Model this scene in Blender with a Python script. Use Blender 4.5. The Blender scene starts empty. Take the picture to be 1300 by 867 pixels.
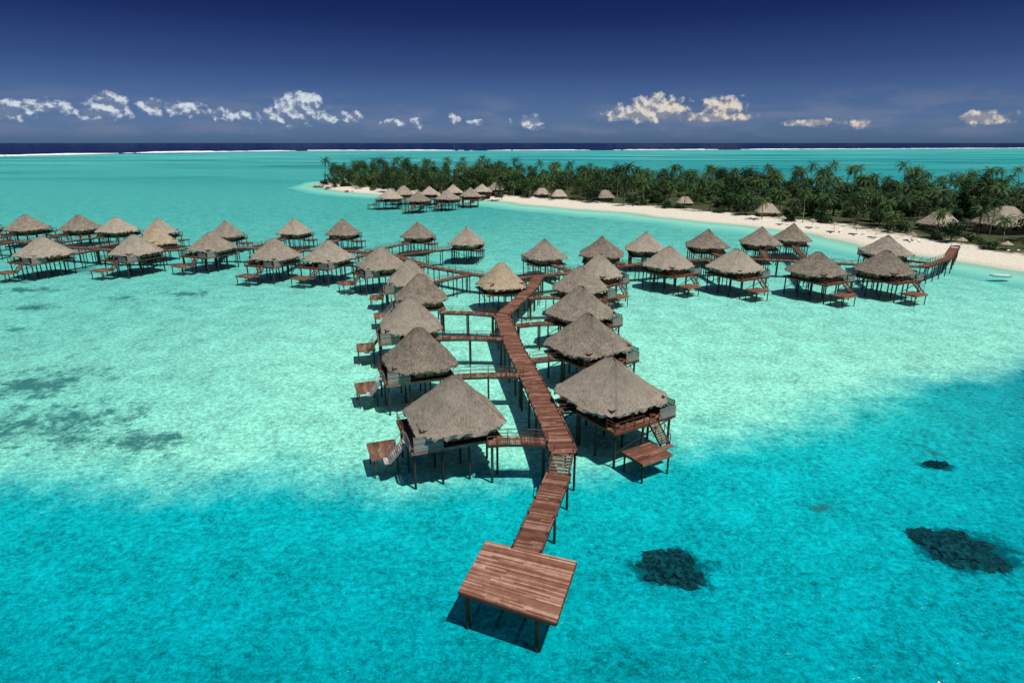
import bpy, bmesh, math, random
import numpy as np
from mathutils import Vector, Matrix, noise as mn
random.seed(7)
sc=bpy.context.scene
R=math.radians
# ------------------------------------------------------------------ layout (metres, camera stands over 0,0)
BUNG=[(10.6,61.1,1.06,-62),(10.2,78.1,1.05,-60),(10.9,94.0,1.02,-55),(12.8,111.5,0.99,-50),(18.0,124.1,0.93,-50),
(-5.8,55.4,0.95,203),(-11.5,71.6,0.9,198),(-15.0,86.8,0.92,195),(-16.0,104.3,0.94,192),(-19.9,117.1,0.92,190),
(-28.7,133.1,1.04,215),(-43.0,142.2,1.08,245),(-56.4,144.6,1.08,245),(-77.2,156.8,1.12,245),(-93.5,151.2,1.12,245),(-114.3,148.5,1.12,245),
(-65.8,185.9,0.95,80),(-50.6,183.9,0.95,80),(-83.8,180.1,0.92,80),(-106.5,185.9,0.93,80),
(-121.9,190.1,1.05,80),(-136.2,194.4,1.1,80),(-153,194.4,1.12,80),(-27.3,178.2,.96,80),(-12.3,166,.98,80),(7.8,144.6,.96,110),
(21.9,148.5,1.12,80),(34.2,156,1.06,80),(34.7,134.2,1.05,-60),(51.6,161.3,1.12,80),(48.4,131,1.08,-60),(67.5,166,1.08,80),(79,172.7,1.0,80),
(64.1,127,1.12,-60),(79,128,1.1,-60),(92.5,150.5,1.1,80),(-143.8,160.8,1.1,245),(-172,160,1.1,245),(-170,196,1.1,80),
(-59.9,307.9,1.25,200),(-44.1,292.6,1.1,250),(-31.2,302.6,1.12,250),(-21.2,319,1.1,270),(-16.7,350.7,1.15,270),(-32.3,343.9,1.1,270),(-43.6,331,1.1,270),(-10,365,1.1,270),(-57.2,331,1.1,200)]
PLAT=[(-1.93,38.46),(4.55,36.13),(2.71,30.33),(-3.52,33.1)]
MAIN=[(4.75,49.9),(4.48,53.1),(2.9,65.0),(.43,79.7),(-1.67,96.6)]
MAIN2=[(-1.67,96.6),(3.85,116.6),(5.73,128.5)]
ARML=[(5.73,128.5),(.8,126),(-8.5,130.2),(-19,139),(-29.9,153.6),(-43.7,160.7),(-58.2,161.5),(-76,166),(-92,161),(-104,161),(-120,166),(-140,175),(-180,178)]
ARMR=[(5.73,128.5),(15.5,133),(28,141),(44,147),(60,148),(84,141),(95,139),(108,150),(120,165)]
FARW=[(-58,318),(-44,312),(-30,325),(-20,335),(-22,352),(-18,375)]
CROSS=[[(-2.3,52.3),(3.4,52.3)],[(-7.2,69.4),(1.4,69.8)],[(-11,84.6),(-1.2,84.2)],[(-12,98.9),(-2.8,97.4)],
 [(4.9,59.7),(7.6,60.1)],[(2.5,75.2),(7.2,76.6)],[(.6,91.1),(7.9,92.6)],[(3.0,108.6),(9.4,109.4)]]
ISL=[(-147,461.9),(-112.8,408),(-81.9,382.7),(-41.4,365.5),(-8.5,335.3),(19.4,305.7),(49.9,280.7),(68.6,256.6),(85.3,238.6),(100.9,218.7),
(107.2,193.5),(112.9,170.6),(120,158.8),(124.6,146.5),(134.6,132.7),(279.5,160),(483.5,330),(410,370),(308,385),(220,402),(144,465),(37,555),(-70,590),(-120.5,555),(-152.7,520)]
CORAL=[(12.4,39.2,2.6,2.3),(36.2,41.6,3.4,2.8),(43.2,55.0,1.3,.8)]
PATCH=[(-53.5,64.7,13,9),(-65,77,11,10),(-70,129,6,4.5),(-82,125,4,4),(-95,118,7,4),(-108,133,10,5),(-87,102,3,2.8),(-111,154,12,6),(-41,60,9,4.5),(-120,142,12,4),(28,47.4,1.8,1.0),(44.5,57.5,1.4,.9)]
HOUSE=[(16.6,348.8,.9),(25.3,336.6,.9),(48.2,325,1.),(83,299.8,.8),(105,255.6,.95),(146,211,1.2),(163,205,1.55),(177,194,1.5)]
SUN=Vector((0.30,-0.26,0.92)).normalized()
BED=-1.15

# ------------------------------------------------------------------ node helpers
def setin(nt,n,k,v):
    if isinstance(v,bpy.types.NodeSocket): nt.links.new(v,n.inputs[k])
    else: n.inputs[k].default_value=v
def nd(nt,t,ins=None,**pr):
    n=nt.nodes.new(t)
    for k,v in pr.items(): setattr(n,k,v)
    for k,v in (ins or {}).items(): setin(nt,n,k,v)
    return n
def M(nt,op,a,b=0.0,c=None,clamp=False):
    ins={0:a,1:b}
    if c is not None: ins[2]=c
    n=nd(nt,'ShaderNodeMath',ins,operation=op); n.use_clamp=clamp
    return n.outputs[0]
def VM(nt,op,a,b=(0,0,0)):
    n=nd(nt,'ShaderNodeVectorMath',{0:a,1:b},operation=op)
    return n.outputs['Value'] if op in('LENGTH','DOT_PRODUCT','DISTANCE') else n.outputs[0]
def MIX(nt,f,a,b,bt='MIX'):
    n=nt.nodes.new('ShaderNodeMix'); n.data_type='RGBA'; n.blend_type=bt
    setin(nt,n,0,f); setin(nt,n,6,a if isinstance(a,bpy.types.NodeSocket) else tuple(a)+(1,)); setin(nt,n,7,b if isinstance(b,bpy.types.NodeSocket) else tuple(b)+(1,))
    return n.outputs[2]
def SS(nt,x,a,b,lo=0.0,hi=1.0):
    n=nd(nt,'ShaderNodeMapRange',{0:x,1:a,2:b,3:lo,4:hi}); n.interpolation_type='SMOOTHSTEP'; return n.outputs[0]
def LIN(nt,x,a,b,lo=0.0,hi=1.0):
    return nd(nt,'ShaderNodeMapRange',{0:x,1:a,2:b,3:lo,4:hi}).outputs[0]
def NOISE(nt,vec,scale,detail=3,rough=.55,dist=0,dim='3D'):
    return nd(nt,'ShaderNodeTexNoise',{'Vector':vec,'Scale':scale,'Detail':detail,'Roughness':rough,'Distortion':dist},noise_dimensions=dim).outputs[0]
def N2(nt,vec,scale,detail=3,rough=.55,dist=0): return NOISE(nt,vec,scale,detail,rough,dist,'2D')
def RAMP(nt,x,stops):
    n=nt.nodes.new('ShaderNodeValToRGB'); setin(nt,n,0,x); e=n.color_ramp.elements
    while len(e)<len(stops): e.new(.5)
    for i,(p,c) in enumerate(stops): e[i].position=p; e[i].color=tuple(c)+(1,)
    return n.outputs[0]
def newmat(name,rough=.85,spec=.2):
    m=bpy.data.materials.new(name); m.use_nodes=True; nt=m.node_tree; b=nt.nodes['Principled BSDF']
    b.inputs['Roughness'].default_value=rough; b.inputs['Specular IOR Level'].default_value=spec
    return m,nt,b
def bump(nt,b,h,st,dist=.05):
    n=nd(nt,'ShaderNodeBump',{'Height':h,'Strength':st,'Distance':dist}); nt.links.new(n.outputs[0],b.inputs['Normal'])

# ------------------------------------------------------------------ materials
def thatch(name,c1,c2):
    m,nt,b=newmat(name,.95,.05)
    uv=nt.nodes.new('ShaderNodeUVMap').outputs[0]; oi=nt.nodes.new('ShaderNodeObjectInfo').outputs['Random']
    pos=nt.nodes.new('ShaderNodeNewGeometry').outputs['Position']
    n1=N2(nt,VM(nt,'MULTIPLY',uv,(4.6,1.1,1)),1.8,4,.85)
    n2=NOISE(nt,pos,.8,3,.65)
    f=M(nt,'ADD',M(nt,'MULTIPLY',n1,1.05),M(nt,'MULTIPLY',n2,.34))
    f=M(nt,'ADD',f,M(nt,'MULTIPLY',M(nt,'SUBTRACT',oi,.5),.18))
    col=MIX(nt,SS(nt,f,.42,.92),c1,c2)
    nt.links.new(col,b.inputs[0]); 
    bump(nt,b,n1,1.0,.30); return m
THATCH=thatch('thatch',(.105,.082,.058),(.54,.465,.365))
STRAW=thatch('fresh_thatch',(.22,.155,.085),(.66,.55,.38))
def wood(name,stops,rough=.75):
    m,nt,b=newmat(name,rough,.15)
    g=nt.nodes.new('ShaderNodeNewGeometry'); pos=g.outputs['Position']
    r=g.outputs['Random Per Island']; n=NOISE(nt,pos,1.4,4,.75)
    f=M(nt,'ADD',M(nt,'MULTIPLY',r,.5),M(nt,'MULTIPLY',n,.62))
    nt.links.new(RAMP(nt,f,stops),b.inputs[0]); return m
DECK=wood('red_hardwood_decking',[(.15,(.050,.022,.015)),(.42,(.120,.048,.029)),(.66,(.19,.085,.053)),(.92,(.34,.22,.16))])
PLATM=wood('weathered_platform_decking',[(.15,(.09,.037,.024)),(.4,(.19,.082,.050)),(.62,(.29,.145,.095)),(.92,(.52,.35,.26))])
DARKW=wood('dark_timber',[(.2,(.035,.018,.012)),(.8,(.11,.055,.035))])
PILE=wood('wet_pile_timber',[(.2,(.022,.018,.016)),(.8,(.075,.057,.045))])
RAILW=wood('rail_timber',[(.2,(.06,.03,.02)),(.8,(.20,.11,.075))])
BAMB=wood('woven_bamboo_wall',[(.2,(.20,.14,.07)),(.8,(.42,.33,.19))])
GREYW=wood('bleached_grey_timber',[(.2,(.15,.145,.13)),(.8,(.38,.36,.33))])
BARK=wood('palm_bark',[(.2,(.09,.07,.05)),(.8,(.25,.21,.16))])
m,nt,b=newmat('window_glass',.08,.6); b.inputs[0].default_value=(.012,.016,.02,1); GLASS=m
m,nt,b=newmat('white_gelcoat',.3,.5); b.inputs[0].default_value=(.78,.78,.76,1); WHITE=m
def foliage(name,a,mid,c):
    m,nt,b=newmat(name,.55,.2); g=nt.nodes.new('ShaderNodeNewGeometry'); oi=nt.nodes.new('ShaderNodeObjectInfo').outputs['Random']
    f=M(nt,'ADD',M(nt,'MULTIPLY',g.outputs['Random Per Island'],.4),M(nt,'MULTIPLY',oi,.6))
    nt.links.new(RAMP(nt,f,[(.12,a),(.55,mid),(.95,c)]),b.inputs[0]); return m
PALMG=foliage('palm_frond_green',(.012,.042,.010),(.032,.082,.015),(.10,.145,.03))
LEAFG=foliage('leaf_green',(.007,.026,.007),(.020,.056,.013),(.058,.10,.024))

# ------------------------------------------------------------------ mesh builder
class MB:
    def __init__(s): s.v=[]; s.f=[]; s.uv=None
    def box8(s,p):
        i=len(s.v); s.v+= [tuple(q) for q in p]
        s.f+=[(i+3,i+2,i+1,i),(i+4,i+5,i+6,i+7),(i,i+1,i+5,i+4),(i+1,i+2,i+6,i+5),(i+2,i+3,i+7,i+6),(i+3,i,i+4,i+7)]
    def box(s,c,d,rz=0):
        cx,cy,cz=c; hx,hy,hz=d[0]/2,d[1]/2,d[2]/2; co,si=math.cos(rz),math.sin(rz)
        q=[(-hx,-hy),(hx,-hy),(hx,hy),(-hx,hy)]
        pts=[(cx+a*co-b*si,cy+a*si+b*co) for a,b in q]
        s.box8([(x,y,cz-hz) for x,y in pts]+[(x,y,cz+hz) for x,y in pts])
    def beam(s,p,q,w,h):
        p=Vector(p);q=Vector(q);d=(q-p).normalized(); up=Vector((0,0,1))
        if abs(d.z)>.95: up=Vector((1,0,0))
        r=d.cross(up).normalized(); u=r.cross(d)
        a=[-r*w/2-u*h/2, r*w/2-u*h/2, r*w/2+u*h/2, -r*w/2+u*h/2]
        s.box8([p+x for x in a]+[q+x for x in a])
    def cyl(s,p,q,r1,r2,n=8):
        p=Vector(p);q=Vector(q);d=(q-p).normalized(); up=Vector((0,0,1)) if abs(d.z)<.95 else Vector((1,0,0))
        r=d.cross(up).normalized(); u=r.cross(d); i=len(s.v)
        for c,rr in((p,r1),(q,r2)):
            for k in range(n):
                a=2*math.pi*k/n; s.v.append(tuple(c+(r*math.cos(a)+u*math.sin(a))*rr))
        for k in range(n): s.f.append((i+k,i+(k+1)%n,i+n+(k+1)%n,i+n+k))
        s.f.append(tuple(i+n+k for k in range(n)))
    def mesh(s,name,mat):
        me=bpy.data.meshes.new(name); me.from_pydata(s.v,[],s.f); me.materials.append(mat)
        if s.uv:
            l=me.uv_layers.new(name='UVMap')
            for lp in me.loops: l.data[lp.index].uv=s.uv[lp.vertex_index]
        me.update(); return me
def obj(name,me,parent=None,loc=(0,0,0),rz=0,scale=(1,1,1)):
    o=bpy.data.objects.new(name,me); sc.collection.objects.link(o); o.location=loc; o.rotation_euler=(0,0,rz); o.scale=scale
    if parent: o.parent=parent
    return o

# ------------------------------------------------------------------ bungalow parts
def outline(a,c,nseg=7):
    base=[(a,-a+c),(a,a-c),(a-c,a),(-a+c,a),(-a,a-c),(-a,-a+c),(-a+c,-a),(a-c,-a)]; pts=[]
    for i in range(8):
        p=base[i];q=base[(i+1)%8]; n=nseg if i%2==0 else max(3,nseg//2)
        for k in range(n): pts.append((p[0]+(q[0]-p[0])*k/n,p[1]+(q[1]-p[1])*k/n))
    return pts
def roof_mesh(name,mat,seed,a=4.75,c=1.9,z0=4.35,h=4.15,ridge=.55):
    r=random.Random(seed); mb=MB(); mb.uv=[]; ol=outline(a,c,16); n=len(ol); T=[-.03,0,.05,.10,.17,.24,.32,.4,.5,.6,.7,.8,.9,.965]
    per=[0]
    for i in range(n): per.append(per[-1]+math.dist(ol[i],ol[(i+1)%n]))
    for ti,t in enumerate([0]+T):
        for i,(x,y) in enumerate(ol):
            k=1-max(t,0)
            sag=.10*mn.noise(Vector((x*.5+seed*9,y*.5,t*4)))
            z=z0+h*(t*.84+.16*t*t) + r.uniform(-.065,.065)+sag
            if ti==0: z=z0-.02; k=.93
            if ti==1: z=z0-.18+r.uniform(-.24,.12)+sag; k=1.0+r.uniform(-.03,.035)
            X=x*k+(ridge if x>0 else -ridge)*min(1,t*1.2)*min(1,abs(x)/2) if t>0 else x*k
            j=r.uniform(-.03,.03)
            mb.v.append((X*(1+j*.3),y*k*(1+j*.3),z)); mb.uv.append((per[i],max(t,0)*6.5))
    L=len(T)+1
    for a_ in range(L-1):
        for i in range(n):
            j=(i+1)%n; mb.f.append((a_*n+i,a_*n+j,(a_+1)*n+j,(a_+1)*n+i))
    mb.v.append((0,0,z0+h*1.03)); mb.uv.append((0,6.5)); ap=len(mb.v)-1
    for i in range(n): mb.f.append(((L-1)*n+i,(L-1)*n+(i+1)%n,ap))
    mb.v.append((0,0,z0+h*.55)); mb.uv.append((0,0)); ap=len(mb.v)-1
    for i in range(n): mb.f.append(((i+1)%n,i,ap))
    return mb.mesh(name,mat)
ROOFS=[roof_mesh('roof',THATCH,i,h=4.15+.12*(i%3-1),c=1.6+.15*i) for i in range(5)]
HUTROOF=roof_mesh('fresh_roof',STRAW,9,a=4.6)
HOUSEROOF=roof_mesh('house_roof',THATCH,11,a=4.6,c=1.2,z0=2.6,h=3.6,ridge=1.6)
def walls_mesh():
    mb=MB(); x0,x1,y=-3.5,1.5,3.3; z0,z1=2.95,4.95; c=.9
    pts=[(x0+c,-y),(x1,-y),(x1,y),(x0+c,y),(x0,y-c),(x0,-y+c)]
    n=len(pts); i=len(mb.v); mb.v+=[(a,b,z0) for a,b in pts]+[(a,b,z1) for a,b in pts]
    for k in range(n): mb.f.append((i+k,i+(k+1)%n,i+n+(k+1)%n,i+n+k))
    mb.f.append(tuple(i+n+k for k in range(n))); return mb.mesh('walls',BAMB)
def frames_mesh():
    mb=MB()
    for sy in(-1,1):
        for x in(-2.7,-1.35,0,1.44): mb.box((x,sy*3.34,3.95),(.14,.12,2.0))
        mb.box((-.6,sy*3.33,3.02),(4.1,.1,.14)); mb.box((-.6,sy*3.33,4.05),(4.1,.09,.08))
    for y in(-3.2,-1.9,-.65,.65,1.9,3.2): mb.box((1.54,y,3.95),(.12,.12,2.0))
    for y in(-2.2,-.7,.7,2.2): mb.box((-3.53,y,3.95),(.1,.12,2.0))
    for x,y in[(4.2,-3.3),(4.2,3.3),(4.2,0),(2.8,-3.3),(2.8,3.3)]: mb.cyl((x,y,2.9),(x,y,4.75),.09,.08,6)
    mb.beam((4.2,-3.4,4.62),(4.2,3.4,4.62),.14,.2)
    for sy in(-1,1): mb.beam((-3.4,sy*3.42,4.62),(4.1,sy*3.42,4.62),.12,.18)
    return mb.mesh('posts_and_frames',DARKW)
def windows_mesh():
    mb=MB()
    for sy in(-1,1):
        mb.box((-2.02,sy*3.31,4.15),(1.1,.06,.95)); mb.box((.7,sy*3.31,4.15),(1.2,.06,.95))
    for y in(-2.55,-1.27,0,1.27,2.55): mb.box((1.52,y,3.93),(.06,1.12,1.75))
    mb.box((-3.51,0,3.9),(.06,1.1,1.7)); return mb.mesh('windows',GLASS)
def boards(mb,x0,x1,y0,y1,z,w=.16,t=.06,r=random):
    x=x0
    while x<x1-.02:
        ys=[y0,r.uniform(y0*.7+y1*.3,y0*.3+y1*.7),y1]
        for a,b in zip(ys[:-1],ys[1:]): mb.box((x+w/2,(a+b)/2,z+r.uniform(-.006,.006)),(w-.02,b-a-.02,t))
        x+=w
def deck_mesh():
    mb=MB(); boards(mb,-4.0,5.3,-3.9,3.9,2.88,.24); 
    for y in(-3.94,3.94): mb.box((.65,y,2.78),(9.3,.07,.3))
    for x in(-4.05,5.35): mb.box((x,0,2.78),(.08,7.9,.3))
    boards(mb,5.9,8.7,-3.4,.2,1.05,.2)
    for y in(-3.44,.24): mb.box((7.3,y,.96),(2.8,.06,.26))
    for x in(5.86,8.74): mb.box((x,-1.6,.96),(.06,3.7,.26))
    return mb.mesh('deck',DECK)
def stairs_mesh(mat):
    mb=MB()
    for k in range(9):
        t=k/9; mb.box((5.42+1.6*t+.1,1.0-.0,2.72-1.62*t),(.26,1.1,.05))
    for y in(.42,1.58): mb.beam((5.4,y,2.75),(7.1,y,1.0),.06,.22)
    for y in(.42,1.58):
        mb.beam((5.4,y,3.75),(7.1,y,2.0),.05,.06)
        for t in(0,.5,1): mb.box((5.4+1.7*t,y,3.25-1.75*t),(.06,.06,1.05))
    mb.box((7.35,.95,1.02),(.55,1.3,.1))
    return mb.mesh('stairs',mat)
def stilt_mesh():
    mb=MB()
    for x in(-3.6,-.6,2.2,5.0):
        for y in(-3.5,0,3.5): mb.cyl((x,y,-1.6),(x,y,2.75),.13,.12,8)
    for x,y in[(6.1,-3.2),(8.5,-3.2),(6.1,0),(8.5,0)]: mb.cyl((x,y,-1.6),(x,y,.95),.09,.09,8)
    for y in(-3.5,0,3.5): mb.beam((-4,y,2.62),(5.3,y,2.62),.14,.26)
    for x in(-3.6,5.0): mb.beam((x,-3.5,.4),(x,3.5,2.4),.08,.1)
    return mb.mesh('stilts',PILE)
def rail_mesh():
    mb=MB()
    for y in(-3.85,3.85):
        for x in(1.7,2.9,4.1,5.28): mb.box((x,y,3.4),(.07,.07,1.0))
        for z in(3.2,3.55,3.9): mb.box((3.5,y,z),(3.6,.035,.04 if z<3.8 else .06))
    for y in(-3.8,-2.6,-1.4,-.2): mb.box((5.28,y,3.4),(.07,.07,1.0))
    for z in(3.2,3.55,3.9): mb.box((5.28,-2.,z),(.035,3.6,.04 if z<3.8 else .06))
    return mb.mesh('railing',DARKW)
def screen_mesh():
    mb=MB()
    for k in range(9): mb.box((3.6,3.99,3.02+k*.17),(2.9,.04,.11))
    for x in(2.15,5.05): mb.box((x,4.0,3.7),(.08,.08,1.6))
    for k in range(7): mb.box((5.43,2.75,3.02+k*.17),(.04,2.2,.11))
    return mb.mesh('privacy_screen',GREYW)
def furn_mesh():
    mb=MB(); mb.cyl((3.3,-1.2,3.58),(3.3,-1.2,3.63),.45,.45,12); mb.cyl((3.3,-1.2,2.93),(3.3,-1.2,3.58),.05,.05,6)
    for cx,cy,r in[(2.5,-1.6,.3),(4.1,-.9,3.5)]:
        mb.box((cx,cy,3.33),(.5,.5,.06),r); co,si=math.cos(r),math.sin(r)
        mb.box((cx-.25*co,cy-.25*si,3.6),(.06,.5,.55),r)
        for a in(-.2,.2):
            for b2 in(-.2,.2): mb.box((cx+a*co-b2*si,cy+a*si+b2*co,3.12),(.05,.05,.38),r)
    for cy in(-3.0,1.6):
        mb.box((4.2,cy,3.2),(1.3,.6,.07)); mb.beam((3.55,cy,3.22),(3.15,cy,3.6),.6,.06)
        for a in(3.7,4.7): mb.box((a,cy,3.05),(.06,.5,.25))
    return mb.mesh('terrace_furniture',DECK)
WALLS,FRAMES,WINS,DECKM,STAIRS,STAIRG,STILT,RAIL,SCREEN,FURN=walls_mesh(),frames_mesh(),windows_mesh(),deck_mesh(),stairs_mesh(RAILW),stairs_mesh(GREYW),stilt_mesh(),rail_mesh(),screen_mesh(),furn_mesh()
for i,(x,y,s,a) in enumerate(BUNG):
    e=obj('thatched_overwater_bungalow',None,None,(x,y,0),R(a+random.uniform(-4,4)),(s,s,1)); e.empty_display_size=1
    obj('roof',ROOFS[i%5],e,rz=math.pi*(i%2))
    parts=[('walls',WALLS),('posts_and_frames',FRAMES),('deck',DECKM),('stairs',STAIRG if i in(5,6,8) else STAIRS),('stilts',STILT),('windows',WINS),('railing',RAIL)]
    if y<250: parts+=[('privacy_screen',SCREEN),('terrace_furniture',FURN)]
    for n_,me in parts: obj(n_,me,e)
def pavilion_deck():
    mb=MB(); boards(mb,-4.3,4.3,-4.1,4.1,2.88,.24)
    for y in(-4.13,4.13): mb.box((0,y,2.78),(8.6,.07,.3))
    return mb.mesh('deck',DECK)
PD=pavilion_deck()
for x,y,a,s in[(-2.1,116.1,20,.96),(-98,168.5,245,1.0)]:
    e=obj('thatched_pavilion',None,None,(x,y,0),R(a),(s,s,1))
    obj('roof',HUTROOF,e,loc=(0,0,-.35))
    for n_,me in[('walls',WALLS),('posts_and_frames',FRAMES),('windows',WINS),('deck',PD),('stilts',STILT)]: obj(n_,me,e)

# ------------------------------------------------------------------ walkways
def walkway(mb_d,mb_f,mb_r,pts,width,z,arch=0,rail=True,bw=.2,zend=None,piles=True,kerb=False):
    P3=[Vector((p[0],p[1],0)) for p in pts]; seg=[(P3[i+1]-P3[i]).length for i in range(len(P3)-1)]; L=sum(seg)
    def at(s):
        s=max(0,min(L,s)); i=0
        while i<len(seg)-1 and s>seg[i]: s-=seg[i]; i+=1
        d=(P3[i+1]-P3[i]).normalized(); p=P3[i]+d*s; return p,d
    def zz(s): 
        z1=z if zend is None else z+(zend-z)*s/L
        return z1+arch*math.sin(math.pi*s/L)
    s=0
    while s<L:
        p,d=at(s+bw/2); wv=width+random.uniform(-.06,.06)
        if random.random()<.35:
            k=random.uniform(-.2,.2)*width; n_=Vector((-d.y,d.x,0))
            a=p+n_*((-wv/2+k)/2); b2=p+n_*((wv/2+k)/2)
            mb_d.box((a.x,a.y,zz(s)),(bw-.018,wv/2+k-.02,.06),math.atan2(d.y,d.x)); mb_d.box((b2.x,b2.y,zz(s)),(bw-.018,wv/2-k-.02,.06),math.atan2(d.y,d.x))
        else: mb_d.box((p.x,p.y,zz(s)),(bw-.018,wv,.06),math.atan2(d.y,d.x))
        s+=bw
    st=2.0; n=max(1,int(round(L/st)))
    for sd in(-1,1):
        prev=None
        for k in range(n+1):
            s=L*k/n; p,d=at(s); nn=Vector((-d.y,d.x,0))*sd*(width/2); q=p+nn; zq=zz(s)
            if rail: mb_r.box((q.x,q.y,zq+.42),(.07,.07,.9))
            elif kerb: mb_f.box((q.x,q.y,zq+.14),(.14,.14,.34))
            cur=Vector((q.x,q.y,zq))
            if prev is not None:
                mb_f.beam(prev+Vector((0,0,-.17)),cur+Vector((0,0,-.17)),.09,.24)
                if kerb: mb_d.beam(prev+Vector((0,0,.09)),cur+Vector((0,0,.09)),.10,.08)
                if rail:
                    for h in(.48,.85): mb_r.beam(prev+Vector((0,0,h)),cur+Vector((0,0,h)),.04,.055)
            prev=cur
    if piles:
        n=max(1,int(round(L/4.5)))
        for k in range(n+1):
            s=min(max(L*k/n,.4),L-.4); p,d=at(s); nn=Vector((-d.y,d.x,0)); zq=zz(s)
            for sd in(-1,1):
                q=p+nn*sd*(width/2-.15); mb_f.cyl((q.x,q.y,-1.6),(q.x,q.y,zq-.05),.12,.11,8)
            a=p-nn*(width/2+.1); b2=p+nn*(width/2+.1); mb_f.beam((a.x,a.y,zq-.36),(b2.x,b2.y,zq-.36),.16,.18)
def build_walk(name,items):
    e=obj(name,None); d,f,r_=MB(),MB(),MB()
    for it in items: walkway(d,f,r_,*it[0],**it[1])
    obj('decking',d.mesh('decking',DECK),e); obj('piles_and_beams',f.mesh('piles_and_beams',PILE),e)
    if r_.v: obj('handrail',r_.mesh('handrail',RAILW),e)
    return e
build_walk('timber_jetty',[((MAIN,2.5,3.0),dict(rail=False,kerb=True)),((MAIN2,2.2,3.01),dict(rail=False,kerb=True))])
build_walk('timber_ramp',[(([(1.05,37.4),(4.15,47.9)],2.1,1.9),dict(rail=False,kerb=True,zend=2.0))])
mb=MB(); a=Vector((4.15,47.9,2.0)); b2=Vector((4.72,50.0,3.0)); dd=(b2-a); rz=math.atan2(dd.y,dd.x)
for k in range(7):
    p=a+dd*((k+.5)/7); mb.box(p,(.3,1.7,.06),rz)
nn=Vector((-dd.y,dd.x,0)).normalized()
for sd in(-1,1):
    mb.beam(a+nn*sd*.9,b2+nn*sd*.9,.08,.26)
    mb.beam(a+nn*sd*.9+Vector((0,0,.95)),b2+nn*sd*.9+Vector((0,0,.95)),.06,.07)
    for t in(0,.5,1): q=a+dd*t+nn*sd*.9; mb.box((q.x,q.y,q.z+.45),(.07,.07,1.0),rz)
obj('jetty_stairs',mb.mesh('jetty_stairs',RAILW))
links=[]
def nearest(p,poly):
    best=None
    for i in range(len(poly)-1):
        a=Vector(poly[i]);b_=Vector(poly[i+1]);d=b_-a;t=max(0,min(1,(Vector(p)-a).dot(d)/d.dot(d)));q=a+d*t;l=(Vector(p)-q).length
        if best is None or l<best[0]: best=(l,q)
    return best
for (x,y,s,a) in BUNG[9:39]+[(-98,168.5,1,0)]:
    l,q=min(nearest((x,y),ARML),nearest((x,y),ARMR),key=lambda t:t[0])
    if l<5.5: continue
    d=(q-Vector((x,y))).normalized(); p=Vector((x,y))+d*3.9*s; links.append([tuple(p),tuple(q-d*.8)])
for (x,y,s,a) in BUNG[39:]:
    l,q=nearest((x,y),FARW)
    if l>6: d=(q-Vector((x,y))).normalized(); p=Vector((x,y))+d*3.9*s; links.append([tuple(p),tuple(q-d*.6)])
build_walk('timber_walkway',[((ARML,1.9,2.99),dict(rail=True,bw=.24)),((ARMR,1.9,2.98),dict(rail=True,bw=.24)),((FARW,1.9,2.98),dict(rail=True,bw=.4))])
for i,c in enumerate(CROSS): build_walk('timber_footbridge',[((c,1.35,2.97),dict(arch=.15 if math.dist(*c)>5 else .04,rail=True,bw=.18))])
build_walk('timber_footbridge',[((l,1.35,2.96),dict(rail=True,bw=.3,arch=.1)) for l in links])
e=obj('swim_platform',None); mb=MB(); fr=MB()
A,B_,Cc,D_=[Vector(p) for p in PLAT]; N=40
def bi(s,t): return (A.lerp(B_,s)).lerp(D_.lerp(Cc,s),t)
for i in range(N):
    cuts=[0]+sorted(random.uniform(.12,.88) for _ in range(random.choice([1,2,2])))+[1]
    z=2.0+random.uniform(-.006,.006)
    for s0,s1 in zip(cuts[:-1],cuts[1:]):
        t0,t1=i/N+.0012,(i+1)/N-.0012; e0=random.uniform(-.004,.004) if s0==0 else .001; e1=random.uniform(-.004,.004) if s1==1 else -.001
        q=[bi(s0+e0,t1),bi(s1+e1,t1),bi(s1+e1,t0),bi(s0+e0,t0)]
        mb.box8([(p.x,p.y,z-.05) for p in q]+[(p.x,p.y,z) for p in q])
obj('decking',mb.mesh('decking',PLATM),e)
cs=[bi(0,0),bi(1,0),bi(1,1),bi(0,1)]
for i in range(4):
    p,q=cs[i],cs[(i+1)%4]; d=(q-p).normalized()*.02; fr.beam((p.x+d.x,p.y+d.y,1.83),(q.x-d.x,q.y-d.y,1.83),.1,.22)
for s in(.25,.5,.75): p,q=bi(s,.02),bi(s,.98); fr.beam((p.x,p.y,1.81),(q.x,q.y,1.81),.14,.2)
for s in(.07,.8):
    for t in(.08,.93): p=bi(s,t); fr.cyl((p.x,p.y,-1.6),(p.x,p.y,1.72),.17,.17,10)
obj('beams_and_piles',fr.mesh('beams_and_piles',DARKW),e)

# ------------------------------------------------------------------ seabed
m,nt,b=newmat('lagoon_sand_bed',.95,.0)
pos=nt.nodes.new('ShaderNodeNewGeometry').outputs['Position']; sp=nd(nt,'ShaderNodeSeparateXYZ',{0:pos}); X,Y=sp.outputs[0],sp.outputs[1]
nL=M(nt,'SUBTRACT',N2(nt,pos,.035,3,.6),.5); nM=M(nt,'SUBTRACT',N2(nt,pos,.22,4,.7),.5)
d=M(nt,'SUBTRACT',M(nt,'SUBTRACT',Y,52.0),M(nt,'MULTIPLY',M(nt,'MAXIMUM',M(nt,'SUBTRACT',X,8.0),0.0),.5))
d=M(nt,'ADD',d,M(nt,'ADD',M(nt,'MULTIPLY',nL,12),M(nt,'MULTIPLY',nM,9)))
ly=M(nt,'LOGARITHM',Y,10.0)
lyn=LIN(nt,M(nt,'ADD',ly,M(nt,'MULTIPLY',nL,.12)),1.6,3.5)
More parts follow.
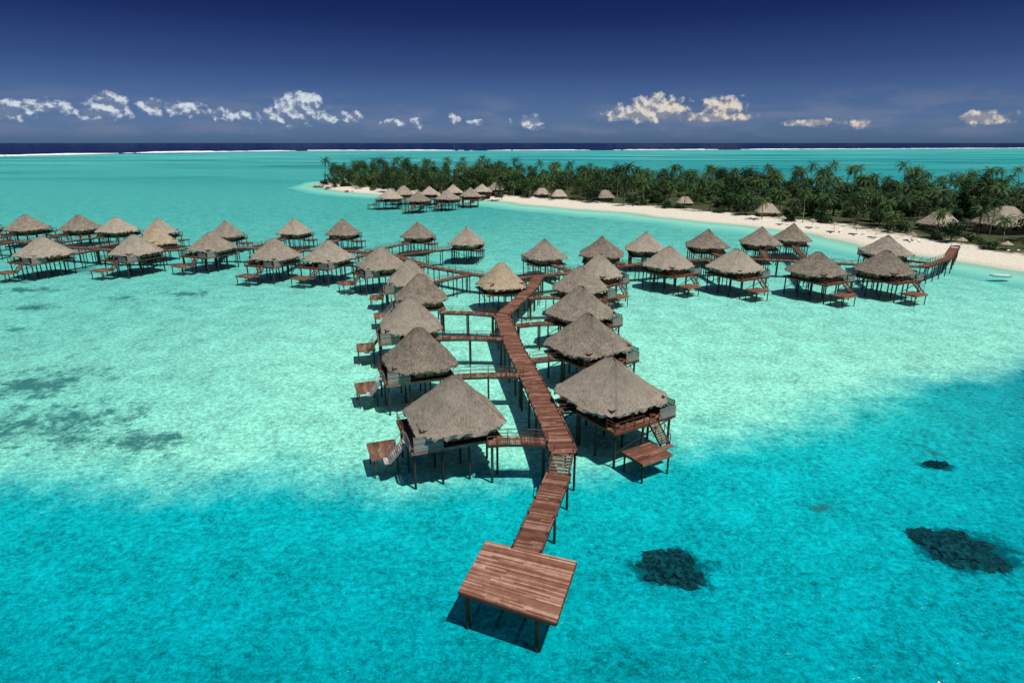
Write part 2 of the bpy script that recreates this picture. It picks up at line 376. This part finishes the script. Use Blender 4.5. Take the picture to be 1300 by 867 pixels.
shal=RAMP(nt,lyn,[(0,(.40,.63,.50)),(.17,(.49,.68,.54)),(.26,(.41,.63,.52)),(.34,(.23,.49,.42)),(.45,(.11,.37,.34)),(.62,(.05,.30,.29)),(.75,(.045,.28,.28)),(.86,(.08,.34,.33)),(1,(.14,.42,.38))])
lf=SS(nt,M(nt,'ADD',X,M(nt,'MULTIPLY',nL,50)),-15,-85,0,.5)
shal=MIX(nt,lf,shal,(.15,.43,.38))
deep=RAMP(nt,LIN(nt,Y,22,66),[(0,(.0,.20,.235)),(.25,(.0,.30,.345)),(.7,(.004,.39,.42)),(1,(.02,.44,.43))])
deep=MIX(nt,SS(nt,M(nt,'SUBTRACT',X,M(nt,'MULTIPLY',Y,.45)),6,40,0,.65),deep,(.0,.19,.265))
col=MIX(nt,SS(nt,d,7,-5),shal,deep)
bn=N2(nt,VM(nt,'MULTIPLY',pos,(.0022,.010,1)),1.0,4,.6)
col=MIX(nt,M(nt,'MULTIPLY',M(nt,'MULTIPLY',SS(nt,bn,.5,.64),SS(nt,Y,350,800)),.7),col,(.015,.17,.20))
col=MIX(nt,M(nt,'MULTIPLY',M(nt,'MULTIPLY',SS(nt,bn,.48,.36),SS(nt,Y,600,1200)),.6),col,(.20,.52,.46))
def masks(lst):
    pm=None
    for cx,cy,rx,ry in lst:
        l=VM(nt,'LENGTH',VM(nt,'MULTIPLY',VM(nt,'SUBTRACT',pos,(cx,cy,0)),(1/rx,1/ry,0)))
        v=M(nt,'SUBTRACT',1.0,l); pm=v if pm is None else M(nt,'MAXIMUM',pm,v)
    return pm
pn=N2(nt,pos,.32,5,.82); pnc=M(nt,'SUBTRACT',pn,.5)
pf=SS(nt,M(nt,'ADD',M(nt,'MAXIMUM',masks(PATCH),-.8),M(nt,'MULTIPLY',pnc,3.8)),.15,1.05,0,.88)
spk=M(nt,'MULTIPLY',SS(nt,pn,.54,.68),SS(nt,X,-15,-70,0,.5)); spk=M(nt,'MULTIPLY',spk,SS(nt,Y,50,80))
hal=SS(nt,M(nt,'ADD',masks([(x,y,rx*1.4,ry*1.4) for x,y,rx,ry in CORAL]),M(nt,'MULTIPLY',pnc,1.8)),.0,.45,0,.92)
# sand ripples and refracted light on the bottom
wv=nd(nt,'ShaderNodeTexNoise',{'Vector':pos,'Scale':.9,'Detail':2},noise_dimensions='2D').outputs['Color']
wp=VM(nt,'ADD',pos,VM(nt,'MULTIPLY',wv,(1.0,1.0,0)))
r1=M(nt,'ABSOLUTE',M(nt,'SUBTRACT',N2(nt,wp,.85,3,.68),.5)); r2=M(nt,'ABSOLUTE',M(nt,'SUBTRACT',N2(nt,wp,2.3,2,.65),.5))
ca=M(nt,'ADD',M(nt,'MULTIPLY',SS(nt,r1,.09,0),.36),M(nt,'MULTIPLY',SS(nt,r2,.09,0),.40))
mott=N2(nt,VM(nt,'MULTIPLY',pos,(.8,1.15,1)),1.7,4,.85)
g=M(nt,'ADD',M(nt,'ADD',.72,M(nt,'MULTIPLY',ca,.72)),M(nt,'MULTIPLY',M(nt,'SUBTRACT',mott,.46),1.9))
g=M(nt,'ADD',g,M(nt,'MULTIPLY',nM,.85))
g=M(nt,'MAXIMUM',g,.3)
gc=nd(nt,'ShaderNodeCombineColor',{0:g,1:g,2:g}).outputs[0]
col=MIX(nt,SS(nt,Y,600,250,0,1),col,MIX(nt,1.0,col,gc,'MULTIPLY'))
col=MIX(nt,pf,col,(.03,.125,.13)); col=MIX(nt,spk,col,(.06,.21,.21)); col=MIX(nt,hal,col,(.0,.065,.085))
ry_=M(nt,'ADD',M(nt,'ADD',2600.0,M(nt,'MULTIPLY',M(nt,'MAXIMUM',X,0.0),.36)),M(nt,'MULTIPLY',M(nt,'MAXIMUM',M(nt,'SUBTRACT',-800.0,X),0.0),-2.3))
oc=M(nt,'SUBTRACT',Y,ry_)
col=MIX(nt,SS(nt,oc,-10,60),col,(.001,.008,.055))
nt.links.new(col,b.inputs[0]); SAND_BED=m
def sheet(name,z,mat,sz=70000):
    me=bpy.data.meshes.new(name)
    xs=[-sz,-4000,-600,0,600,4000,sz]; ys=[-2000,0,300,1500,6000,sz]
    v=[(x,y,z) for y in ys for x in xs]; nx=len(xs)
    me.from_pydata(v,[],[(j*nx+i,j*nx+i+1,(j+1)*nx+i+1,(j+1)*nx+i) for j in range(len(ys)-1) for i in range(nx-1)]); me.materials.append(mat); return obj(name,me)
sheet('lagoon_seabed',BED,SAND_BED)
m=bpy.data.materials.new('lagoon_water'); m.use_nodes=True; nt=m.node_tree; nt.nodes.clear()
pos=nt.nodes.new('ShaderNodeNewGeometry').outputs['Position']
h=N2(nt,pos,1.1,3,.72,.3)
bp=nd(nt,'ShaderNodeBump',{'Height':h,'Strength':.5,'Distance':.5}).outputs[0]
tr=nd(nt,'ShaderNodeBsdfTransparent',{0:(.70,.97,.955,1)}).outputs[0]
gl=nd(nt,'ShaderNodeBsdfGlossy',{'Color':(1,1,1,1),'Roughness':.12,'Normal':bp}).outputs[0]
fr=nd(nt,'ShaderNodeFresnel',{'IOR':1.33}).outputs[0]
f=M(nt,'MINIMUM',M(nt,'MULTIPLY',fr,.8),.17)
ms=nd(nt,'ShaderNodeMixShader',{0:f,1:tr,2:gl}).outputs[0]
out=nd(nt,'ShaderNodeOutputMaterial',{0:ms}); sheet('lagoon_water',0.0,m)
m,nt,b=newmat('white_surf',.9,.1); b.inputs[0].default_value=(.80,.83,.85,1); SURF=m
pts=[(-4000,-4300),(-1500,890),(-1209,1511),(-1150,1976),(-819,2569),(0,2620),(876,2900),(2928,3690),(6000,4900)]
mb=MB(); r=random.Random(3)
for i in range(1,len(pts)-1):
    a=Vector(pts[i]);c=Vector(pts[i+1]); L=(c-a).length; n=int(L/12)
    d=(c-a).normalized(); nn=Vector((-d.y,d.x))
    for k in range(n):
        amp=mn.noise(Vector((i*7+k*.045,0,0)))*1.0+.46+.35*mn.noise(Vector((k*.4,i,3)))
        if amp<.0: continue
        p=a+d*(k*12); w_=8+46*amp; h_=.8+3.0*amp; off=nn*(14*mn.noise(Vector((k*.1,i,9))))
        p=p+off; q=p+d*12.5
        mb.box8([(p.x-nn.x*w_/2,p.y-nn.y*w_/2,.03),(q.x-nn.x*w_/2,q.y-nn.y*w_/2,.03),(q.x+nn.x*w_/2,q.y+nn.y*w_/2,.03),(p.x+nn.x*w_/2,p.y+nn.y*w_/2,.03),
          (p.x-nn.x*w_/4,p.y-nn.y*w_/4,h_),(q.x-nn.x*w_/4,q.y-nn.y*w_/4,h_),(q.x+nn.x*w_/4,q.y+nn.y*w_/4,h_),(p.x+nn.x*w_/4,p.y+nn.y*w_/4,h_)])
obj('reef_surf',mb.mesh('reef_surf',SURF))
m,nt,b=newmat('coral_rock',.95,.05); pos=nt.nodes.new('ShaderNodeNewGeometry').outputs['Position']
nt.links.new(MIX(nt,SS(nt,NOISE(nt,pos,2.0,5,.85),.42,.68),(.002,.024,.034),(.010,.095,.105)),b.inputs[0]); CORM=m
for k,(x,y,rx,ry) in enumerate(CORAL):
    bm=bmesh.new(); rr_=random.Random(k)
    blobs=[(0,0,.85)]+[(rr_.uniform(-1,1)*.75,rr_.uniform(-1,1)*.75,rr_.uniform(.15,.45)) for _ in range(16)]
    for bi_,(bx,by,bs) in enumerate(blobs):
        res=bmesh.ops.create_icosphere(bm,subdivisions=5 if bi_==0 else 4,radius=1)
        for v in res['verts']:
            n=v.co.normalized(); q=n+Vector((k*5+bi_*3,0,0))
            rr=.85+.6*mn.noise(q*1.2)+.35*mn.noise(q*3.2)+.25*mn.noise(q*8)
            zs=.45*(1+.9*mn.noise(q*5))*(bs**.5)
            v.co=Vector((bx*rx+n.x*rx*rr*bs,by*ry+n.y*ry*rr*bs,n.z*zs))
    me=bpy.data.meshes.new('coral_head'); bm.to_mesh(me); bm.free(); me.materials.append(CORM)
    obj('coral_head',me,None,(x,y,BED-.06))

# ------------------------------------------------------------------ island
Pn=np.array(ISL); Qn=np.roll(Pn,-1,0)
def sdist(x,y):
    x=np.asarray(x,float);y=np.asarray(y,float); best=np.full(x.shape,1e9); ins=np.zeros(x.shape,bool)
    for (ax,ay),(bx,by) in zip(Pn,Qn):
        dx,dy=bx-ax,by-ay; t=np.clip(((x-ax)*dx+(y-ay)*dy)/(dx*dx+dy*dy),0,1)
        best=np.minimum(best,np.hypot(x-ax-t*dx,y-ay-t*dy))
        c=((ay>y)!=(by>y)); 
        with np.errstate(divide='ignore',invalid='ignore'): xi=(bx-ax)*(y-ay)/(by-ay)+ax
        ins^= c&(x<xi)
    return np.where(ins,best,-best)
gx=np.arange(-200,520,4.0); gy=np.arange(95,640,4.0); GX,GY=np.meshgrid(gx,gy); D=sdist(GX,GY)
nz=np.array([mn.noise(Vector((a*.05,b_*.05,0)))+.5*mn.noise(Vector((a*.15,b_*.15,4))) for a,b_ in zip(GX.ravel(),GY.ravel())]).reshape(GX.shape)
Dn=D+nz*4; Z=np.where(Dn>0,np.minimum(Dn*.07,1.5)+.3*np.clip((Dn-15)/30,0,1)*nz,np.maximum(Dn*.07,-1.6))
nxg=len(gx); idx=np.arange(GX.size).reshape(GX.shape); keep=(Dn>-30)
fs=[]
for j in range(len(gy)-1):
    for i in range(nxg-1):
        if keep[j,i] or keep[j+1,i+1]: fs.append((int(idx[j,i]),int(idx[j,i+1]),int(idx[j+1,i+1]),int(idx[j+1,i])))
me=bpy.data.meshes.new('island_ground'); me.from_pydata(list(zip(GX.ravel().tolist(),GY.ravel().tolist(),Z.ravel().tolist())),[],fs)
at=me.attributes.new('inland','FLOAT','POINT'); at.data.foreach_set('value',Dn.ravel().astype(np.float32))
for p in me.polygons: p.use_smooth=True
m,nt,b=newmat('beach_sand_and_undergrowth',.95,.05)
a_=nd(nt,'ShaderNodeAttribute',attribute_name='inland').outputs['Fac']; pos=nt.nodes.new('ShaderNodeNewGeometry').outputs['Position']
n1=N2(nt,pos,.12,4,.7); n2=N2(nt,pos,1.2,4,.75)
sand=MIX(nt,SS(nt,n2,.3,.7),(.52,.46,.36),(.70,.64,.53)); sand=MIX(nt,SS(nt,a_,5,1),sand,(.46,.47,.36))
sand=MIX(nt,SS(nt,a_,-.5,-6),sand,(.42,.62,.50)); sand=MIX(nt,SS(nt,a_,-6,-16),sand,(.20,.47,.41))
gr=MIX(nt,SS(nt,n2,.35,.7),(.022,.040,.012),(.10,.10,.05))
f=SS(nt,M(nt,'ADD',a_,M(nt,'MULTIPLY',M(nt,'SUBTRACT',n1,.5),26)),18,26)
nt.links.new(MIX(nt,f,sand,gr),b.inputs[0]); me.materials.append(m); obj('island_ground',me)

def palm_mesh(seed):
    r=random.Random(seed); tr=MB(); fr=MB(); h=r.uniform(7,15); lean=r.uniform(.3,2.8); la=r.uniform(0,6.28)
    prev=None; K=6
    for k in range(K+1):
        t=k/K; p=Vector((math.cos(la)*lean*t*t,math.sin(la)*lean*t*t,h*t-.4))
        if prev is not None: tr.cyl(prev[0],p,prev[1],.22-.1*t,6)
        prev=(p,.22-.1*t)
    top=prev[0]; nf=r.randint(18,23)
    for i in range(nf):
        az=2.4*i+r.uniform(-.2,.2); el=1.15-1.75*(i/nf)+r.uniform(-.15,.15); Lf=r.uniform(3.9,5.4); n=10
        pts=[]; p=top.copy(); e_=el
        for k in range(n+1):
            pts.append(p.copy()); step=Lf/n; p=p+Vector((math.cos(az)*math.cos(e_),math.sin(az)*math.cos(e_),math.sin(e_)))*step; e_-=.135+.03*k/n
        side=Vector((-math.sin(az),math.cos(az),0))
        for k in range(1,n):
            wl=1.05*math.sin(math.pi*min(1,(k/n)*.8+.18))
            fw=(pts[k+1]-pts[k]).normalized()
            for sd in(-1,1):
                tip=pts[k]+side*sd*wl*.85+fw*.45+Vector((0,0,-.38*wl+r.uniform(-.12,.08)))
                j=len(fr.v); mid=pts[k]+(pts[k+1]-pts[k])*.9
                fr.v+=[tuple(pts[k]),tuple(tip),tuple(mid)]; fr.f.append((j,j+1,j+2))
    me=bpy.data.meshes.new('palm'); o=len(tr.v); me.from_pydata(tr.v+fr.v,[],tr.f+[tuple(a+o for a in f) for f in fr.f])
    me.materials.append(BARK); me.materials.append(PALMG); nf0=len(tr.f)
    for p in me.polygons: p.material_index=0 if p.index<nf0 else 1
    return me
PALMS=[palm_mesh(s) for s in range(9)]
def broad_mesh(seed,h=8,rad=4,nleaf=1300,low=.35,ls=1.0):
    r=random.Random(seed); tr=MB(); lf=MB()
    cl=[]
    for _ in range(13):
        a=r.uniform(0,6.28); q=math.sqrt(r.random())*rad*.75; z=h*r.uniform(low+.1,.88)*(1-.25*q/rad); cl.append((Vector((math.cos(a)*q,math.sin(a)*q,z)),r.uniform(.28,.45)*rad))
    tr.cyl((0,0,-.4),(0,0,h*.5),.3,.18,7)
    for c,_ in cl: tr.cyl((0,0,h*r.uniform(.2,.45)),c,.12,.04,5)
    for _ in range(nleaf):
        c,rr=r.choice(cl); d=Vector((r.gauss(0,1),r.gauss(0,1),r.gauss(0,1))).normalized(); p=c+d*rr*(r.random()**.35)
        n=(d+Vector((r.uniform(-.7,.7),r.uniform(-.7,.7),r.uniform(0,.8)))).normalized(); u=n.orthogonal().normalized(); v=n.cross(u); s=r.uniform(.18,.36)*ls
        j=len(lf.v); lf.v+=[tuple(p-u*s),tuple(p+v*s*.6),tuple(p+u*s),tuple(p-v*s*.6)]; lf.f.append((j,j+1,j+2,j+3))
    me=bpy.data.meshes.new('broadleaf'); o=len(tr.v); me.from_pydata(tr.v+lf.v,[],tr.f+[tuple(a+o for a in f) for f in lf.f])
    me.materials.append(BARK); me.materials.append(LEAFG); nf0=len(tr.f)
    for p in me.polygons: p.material_index=0 if p.index<nf0 else 1
    return me
BROAD=[broad_mesh(20+s,h=r_,rad=r_*.52,nleaf=1500) for s,r_ in enumerate([7.5,11.5,6.5])]
BUSH=[broad_mesh(40+s,h=3.2,rad=2.8,nleaf=600,low=.0) for s in range(2)]
grove=obj('palm_grove',None); wood_=obj('broadleaf_grove',None); shrub=obj('undergrowth_shrubs',None)
r=random.Random(11)
hx=[(a,b_-3,c*8.0) for a,b_,c in HOUSE]+[(a-4,b_-9,c*6) for a,b_,c in HOUSE[5:]]
def place(n,mind,dmin,fn):
    cnt=0; tries=0; g={}
    while cnt<n and tries<n*25:
        tries+=1; x=r.uniform(-150,400); y=r.uniform(135,590)
        if x>45+ y*.93: continue
        d=float(sdist(np.array([x]),np.array([y]))[0])
        dm=dmin*(.4 if x<-5 else 1.)
        if d<dm+4*mn.noise(Vector((x*.06,y*.06,0))): continue
        if any((x-a)**2+(y-b_)**2<c*c for a,b_,c in hx): continue
        k=(int(x//mind),int(y//mind)); 
        if any((x-px)**2+(y-py)**2<mind*mind for i in(-1,0,1) for j in(-1,0,1) for px,py in g.get((k[0]+i,k[1]+j),[])): continue
        g.setdefault(k,[]).append((x,y)); cnt+=1; fn(x,y)
def addp(x,y): s=r.uniform(.75,1.15)*(1+.28*mn.noise(Vector((x*.02,y*.02,7)))); obj('palm',r.choice(PALMS),grove,(x,y,1.0),r.uniform(0,6.28),(s,s,s))
def addb(x,y): s=r.uniform(.8,1.3)*(1+.6*mn.noise(Vector((x*.022,y*.022,2)))); obj('broadleaf',r.choice(BROAD),wood_,(x,y,1.0),r.uniform(0,6.28),(s,s,s*r.uniform(.85,1.15)))
def adds(x,y): s=r.uniform(.8,1.5); obj('shrub',r.choice(BUSH),shrub,(x,y,.8),r.uniform(0,6.28),(s,s,s))
place(540,7.0,17,addp); place(310,8.5,21,addb); place(480,6,19,adds)
for x,y,s in[(154,198,.8),(135.6,222,.95),(120.7,252,.95),(129,214,.85),(141,204,.8),(169,190,.75)]:
    obj('palm_tree',r.choice(PALMS),None,(x,y,1.2),r.uniform(0,6),(s,s,s))
BIG=broad_mesh(77,h=15.5,rad=9,nleaf=6500,low=.15,ls=1.25)
obj('ironwood_tree',BIG,None,(188,252,1.2),1.0,(1,1,1.2)); obj('ironwood_tree',BIG,None,(201,262,1.2),3.0,(.85,.85,.9)); obj('ironwood_tree',BIG,None,(172,262,1.2),5.0,(.7,.7,.85))
mb=MB(); mb.box((0,0,2.0),(7.2,6.6,2.4)); HW=mb.mesh('walls',BAMB)
mb=MB()
for sy in(-1,1):
    for x in(-2.2,0,2.2): mb.box((x,sy*3.32,2.1),(1.2,.06,1.3))
for y in(-1.8,1.8): mb.box((-3.62,y,2.1),(.06,1.2,1.3)); mb.box((3.62,y,2.1),(.06,1.2,1.3))
HG=mb.mesh('windows',GLASS); mb=MB(); mb.box((0,0,.7),(8.2,7.4,.25)); HF=mb.mesh('plinth',GREYW)
for x,y,s in HOUSE:
    e=obj('thatched_house',None,None,(x,y,.6),R(random.uniform(-25,25)),(s,s,s)); obj('roof',HOUSEROOF,e); obj('walls',HW,e); obj('windows',HG,e); obj('plinth',HF,e)
mb=MB(); mb.cyl((0,0,0),(0,0,2.3),.06,.05,6); UP=mb.mesh('pole',DARKW)
mb=MB(); mb.cyl((0,0,2.0),(0,0,2.9),1.5,.08,12); mb.uv=[(v[0],v[2]) for v in mb.v]; UR=mb.mesh('thatch_canopy',THATCH)
mb=MB(); mb.box((0,0,.35),(1.9,.6,.06)); mb.beam((-.9,0,.38),(-1.4,0,.75),.6,.05)
for a in(-.7,.7):
    for c in(-.25,.25): mb.box((a,c,.16),(.06,.06,.33))
LG=mb.mesh('sun_lounger',WHITE)
for x,y in[(118,199),(116,207),(138.7,171),(143,166),(131,178),(112,214),(109,224),(124,190),(150,160),(102,233)]:
    e=obj('thatched_beach_umbrella',None,None,(x,y,1.0)); obj('pole',UP,e); obj('canopy',UR,e)
    for dx in(-1.6,1.2): obj('sun_lounger',LG,None,(x+dx,y-2,1.0),R(random.uniform(200,250)))
def hull():
    mb=MB(); secs=[(-2.6,.85,.1),(-1.2,1.0,.0),(.3,.95,.0),(1.6,.65,.08),(2.6,.06,.35)]
    for x,w_,k in secs: mb.v+=[(x,0,-.25+k),(x,w_*.75,-.1+k),(x,w_,.5+k*.5),(x,w_*.85,.5+k*.5),(x,w_*.6,.1+k),(x,-w_*.6,.1+k),(x,-w_*.85,.5+k*.5),(x,-w_,.5+k*.5),(x,-w_*.75,-.1+k)]
    for s in range(4):
        for i in range(9): mb.f.append((s*9+i,s*9+(i+1)%9,(s+1)*9+(i+1)%9,(s+1)*9+i))
    mb.f.append(tuple(range(9)))
    mb.box((-1.2,0,.38),(.35,1.5,.06)); mb.box((.4,0,.38),(.35,1.5,.06)); mb.box((-2.75,0,.5),(.3,.35,.7)); return mb.mesh('hull',WHITE)
e=obj('motor_boat',None,None,(114.5,141,.1),R(160),(.8,.8,.9)); obj('hull',hull(),e)
m,nt,b=newmat('shore_rock',.9,.1); b.inputs[0].default_value=(.13,.11,.09,1)
mb=MB()
for k in range(60):
    x=-140+r.uniform(-8,40); y=445+r.uniform(-50,15); s=r.uniform(.8,2.2)
    if abs(float(sdist(np.array([x]),np.array([y]))[0]))>5: continue
    pts8=[]
    for dx,dy in[(-1,-1),(1,-1),(1,1),(-1,1)]: pts8.append((x+dx*s*r.uniform(.7,1.2),y+dy*s*r.uniform(.7,1.2),-.8))
    for dx,dy in[(-1,-1),(1,-1),(1,1),(-1,1)]: pts8.append((x+dx*s*r.uniform(.3,.8),y+dy*s*r.uniform(.3,.8),s*r.uniform(.3,.8)))
    mb.box8(pts8)
obj('shore_rocks',mb.mesh('shore_rocks',m))

# ------------------------------------------------------------------ sky
w=bpy.data.worlds.new("World"); sc.world=w; w.use_nodes=True; nt=w.node_tree
w.cycles.sampling_method='NONE'
sky=nd(nt,'ShaderNodeTexSky',sky_type='NISHITA'); sky.sun_disc=False; sky.sun_elevation=math.asin(SUN.z); sky.sun_rotation=math.atan2(SUN.x,SUN.y)
dr=nt.nodes.new('ShaderNodeTexCoord').outputs['Generated']; sp=nd(nt,'ShaderNodeSeparateXYZ',{0:dr}); x_,y_,z_=sp.outputs
el=M(nt,'ARCSINE',z_); az=M(nt,'ARCTAN2',x_,y_)
tint=RAMP(nt,LIN(nt,el,0,R(60)),[(0,(.24,.44,.95)),(.022,(.22,.38,.86)),(.05,(.17,.28,.63)),(.10,(.095,.155,.38)),(.16,(.040,.068,.225)),(.235,(.018,.030,.125)),(.45,(.05,.09,.24)),(1,(.45,.55,.8))])
base=MIX(nt,1.0,sky.outputs[0],tint,'MULTIPLY')
def pxdir(px,py): return math.atan(.951*(px-650)/775), (181.5-py)/775*.905/math.sqrt(1+((px-650)/775*.951)**2)
CL=[]
for px,py,w_,h_ in[(382,139,32,19),(398,132,18,13),(356,147,26,9),(415,151,20,6),(150,136,24,12),(126,144,24,7),(200,137,17,8),(240,139,30,8),(300,147,22,8),(62,136,36,7),(12,145,30,7),(450,149,14,7),(500,156,28,4),(577,151,8,8),(605,156,13,4),(530,156,9,6),
   (672,155,22,8),(832,137,36,15),(812,148,52,8),(790,142,22,8),(915,136,30,12),(905,149,44,6),(1028,156,38,4),(1088,156,11,8),(1245,150,26,7)]:
    a,e_=pxdir(px,py); CL.append((a,e_,w_/775*.92,h_/775*1.0))
pv=nd(nt,'ShaderNodeCombineXYZ',{0:az,1:el,2:0.0}).outputs[0]
mm_s=None
for a,e_,w_,h_ in CL:
    l=VM(nt,'LENGTH',VM(nt,'MULTIPLY',VM(nt,'SUBTRACT',pv,(a,e_,0)),(1/w_,1/h_,0))); v=M(nt,'SUBTRACT',1.0,l)
    mm_s=v if mm_s is None else M(nt,'MAXIMUM',mm_s,v)
mm_s=M(nt,'MAXIMUM',mm_s,-1.5)
nA=N2(nt,VM(nt,'MULTIPLY',pv,(1,1.15,1)),66,5,.56,.15); nB=N2(nt,VM(nt,'MULTIPLY',VM(nt,'ADD',pv,(.003,.006,0)),(1,1.15,1)),66,3,.5,.15)
dens=M(nt,'ADD',mm_s,M(nt,'MULTIPLY',M(nt,'SUBTRACT',nA,.5),1.7))
alpha=SS(nt,dens,-.06,.50,0,.93)
lit=SS(nt,M(nt,'ADD',M(nt,'MULTIPLY',M(nt,'SUBTRACT',nA,nB),3.2),M(nt,'MULTIPLY',LIN(nt,el,R(1.4),R(4.2)),.9)),.0,.95)
warm=SS(nt,az,-.1,.3)
cc=MIX(nt,lit,MIX(nt,warm,(.15,.21,.34),(.26,.27,.33)),MIX(nt,warm,(.66,.73,.81),(.76,.69,.58)))
hz=M(nt,'MULTIPLY',SS(nt,N2(nt,VM(nt,'MULTIPLY',pv,(.6,3,1)),14,4,.6),.38,.72),M(nt,'MULTIPLY',SS(nt,el,R(.1),R(1.0)),SS(nt,el,R(4.8),R(2.0))))
base=MIX(nt,M(nt,'MULTIPLY',hz,.6),base,(1.7,2.1,3.3))
cc10=VM(nt,'MULTIPLY',cc,(10,10,10))
colw=MIX(nt,alpha,base,cc10)
bg=nt.nodes['Background']; nt.links.new(colw,bg.inputs[0]); bg.inputs[1].default_value=.1
sl=bpy.data.lights.new("sun","SUN"); sl.energy=4.6; sl.angle=R(.5); sl.color=(1,.965,.9); so=bpy.data.objects.new("sun",sl); sc.collection.objects.link(so)
so.rotation_euler=(-SUN).to_track_quat('-Z','Y').to_euler()
TH=math.atan((433.5-181.5)/775)
cam=bpy.data.cameras.new("camera"); co=bpy.data.objects.new("camera",cam); sc.collection.objects.link(co); sc.camera=co
cam.lens=775/1300*36; cam.clip_start=.5; cam.clip_end=200000; co.location=(0,0,30); co.rotation_euler=(math.pi/2-TH,0,0)
sc.view_settings.view_transform='Standard'; sc.view_settings.look='None'; sc.view_settings.exposure=0
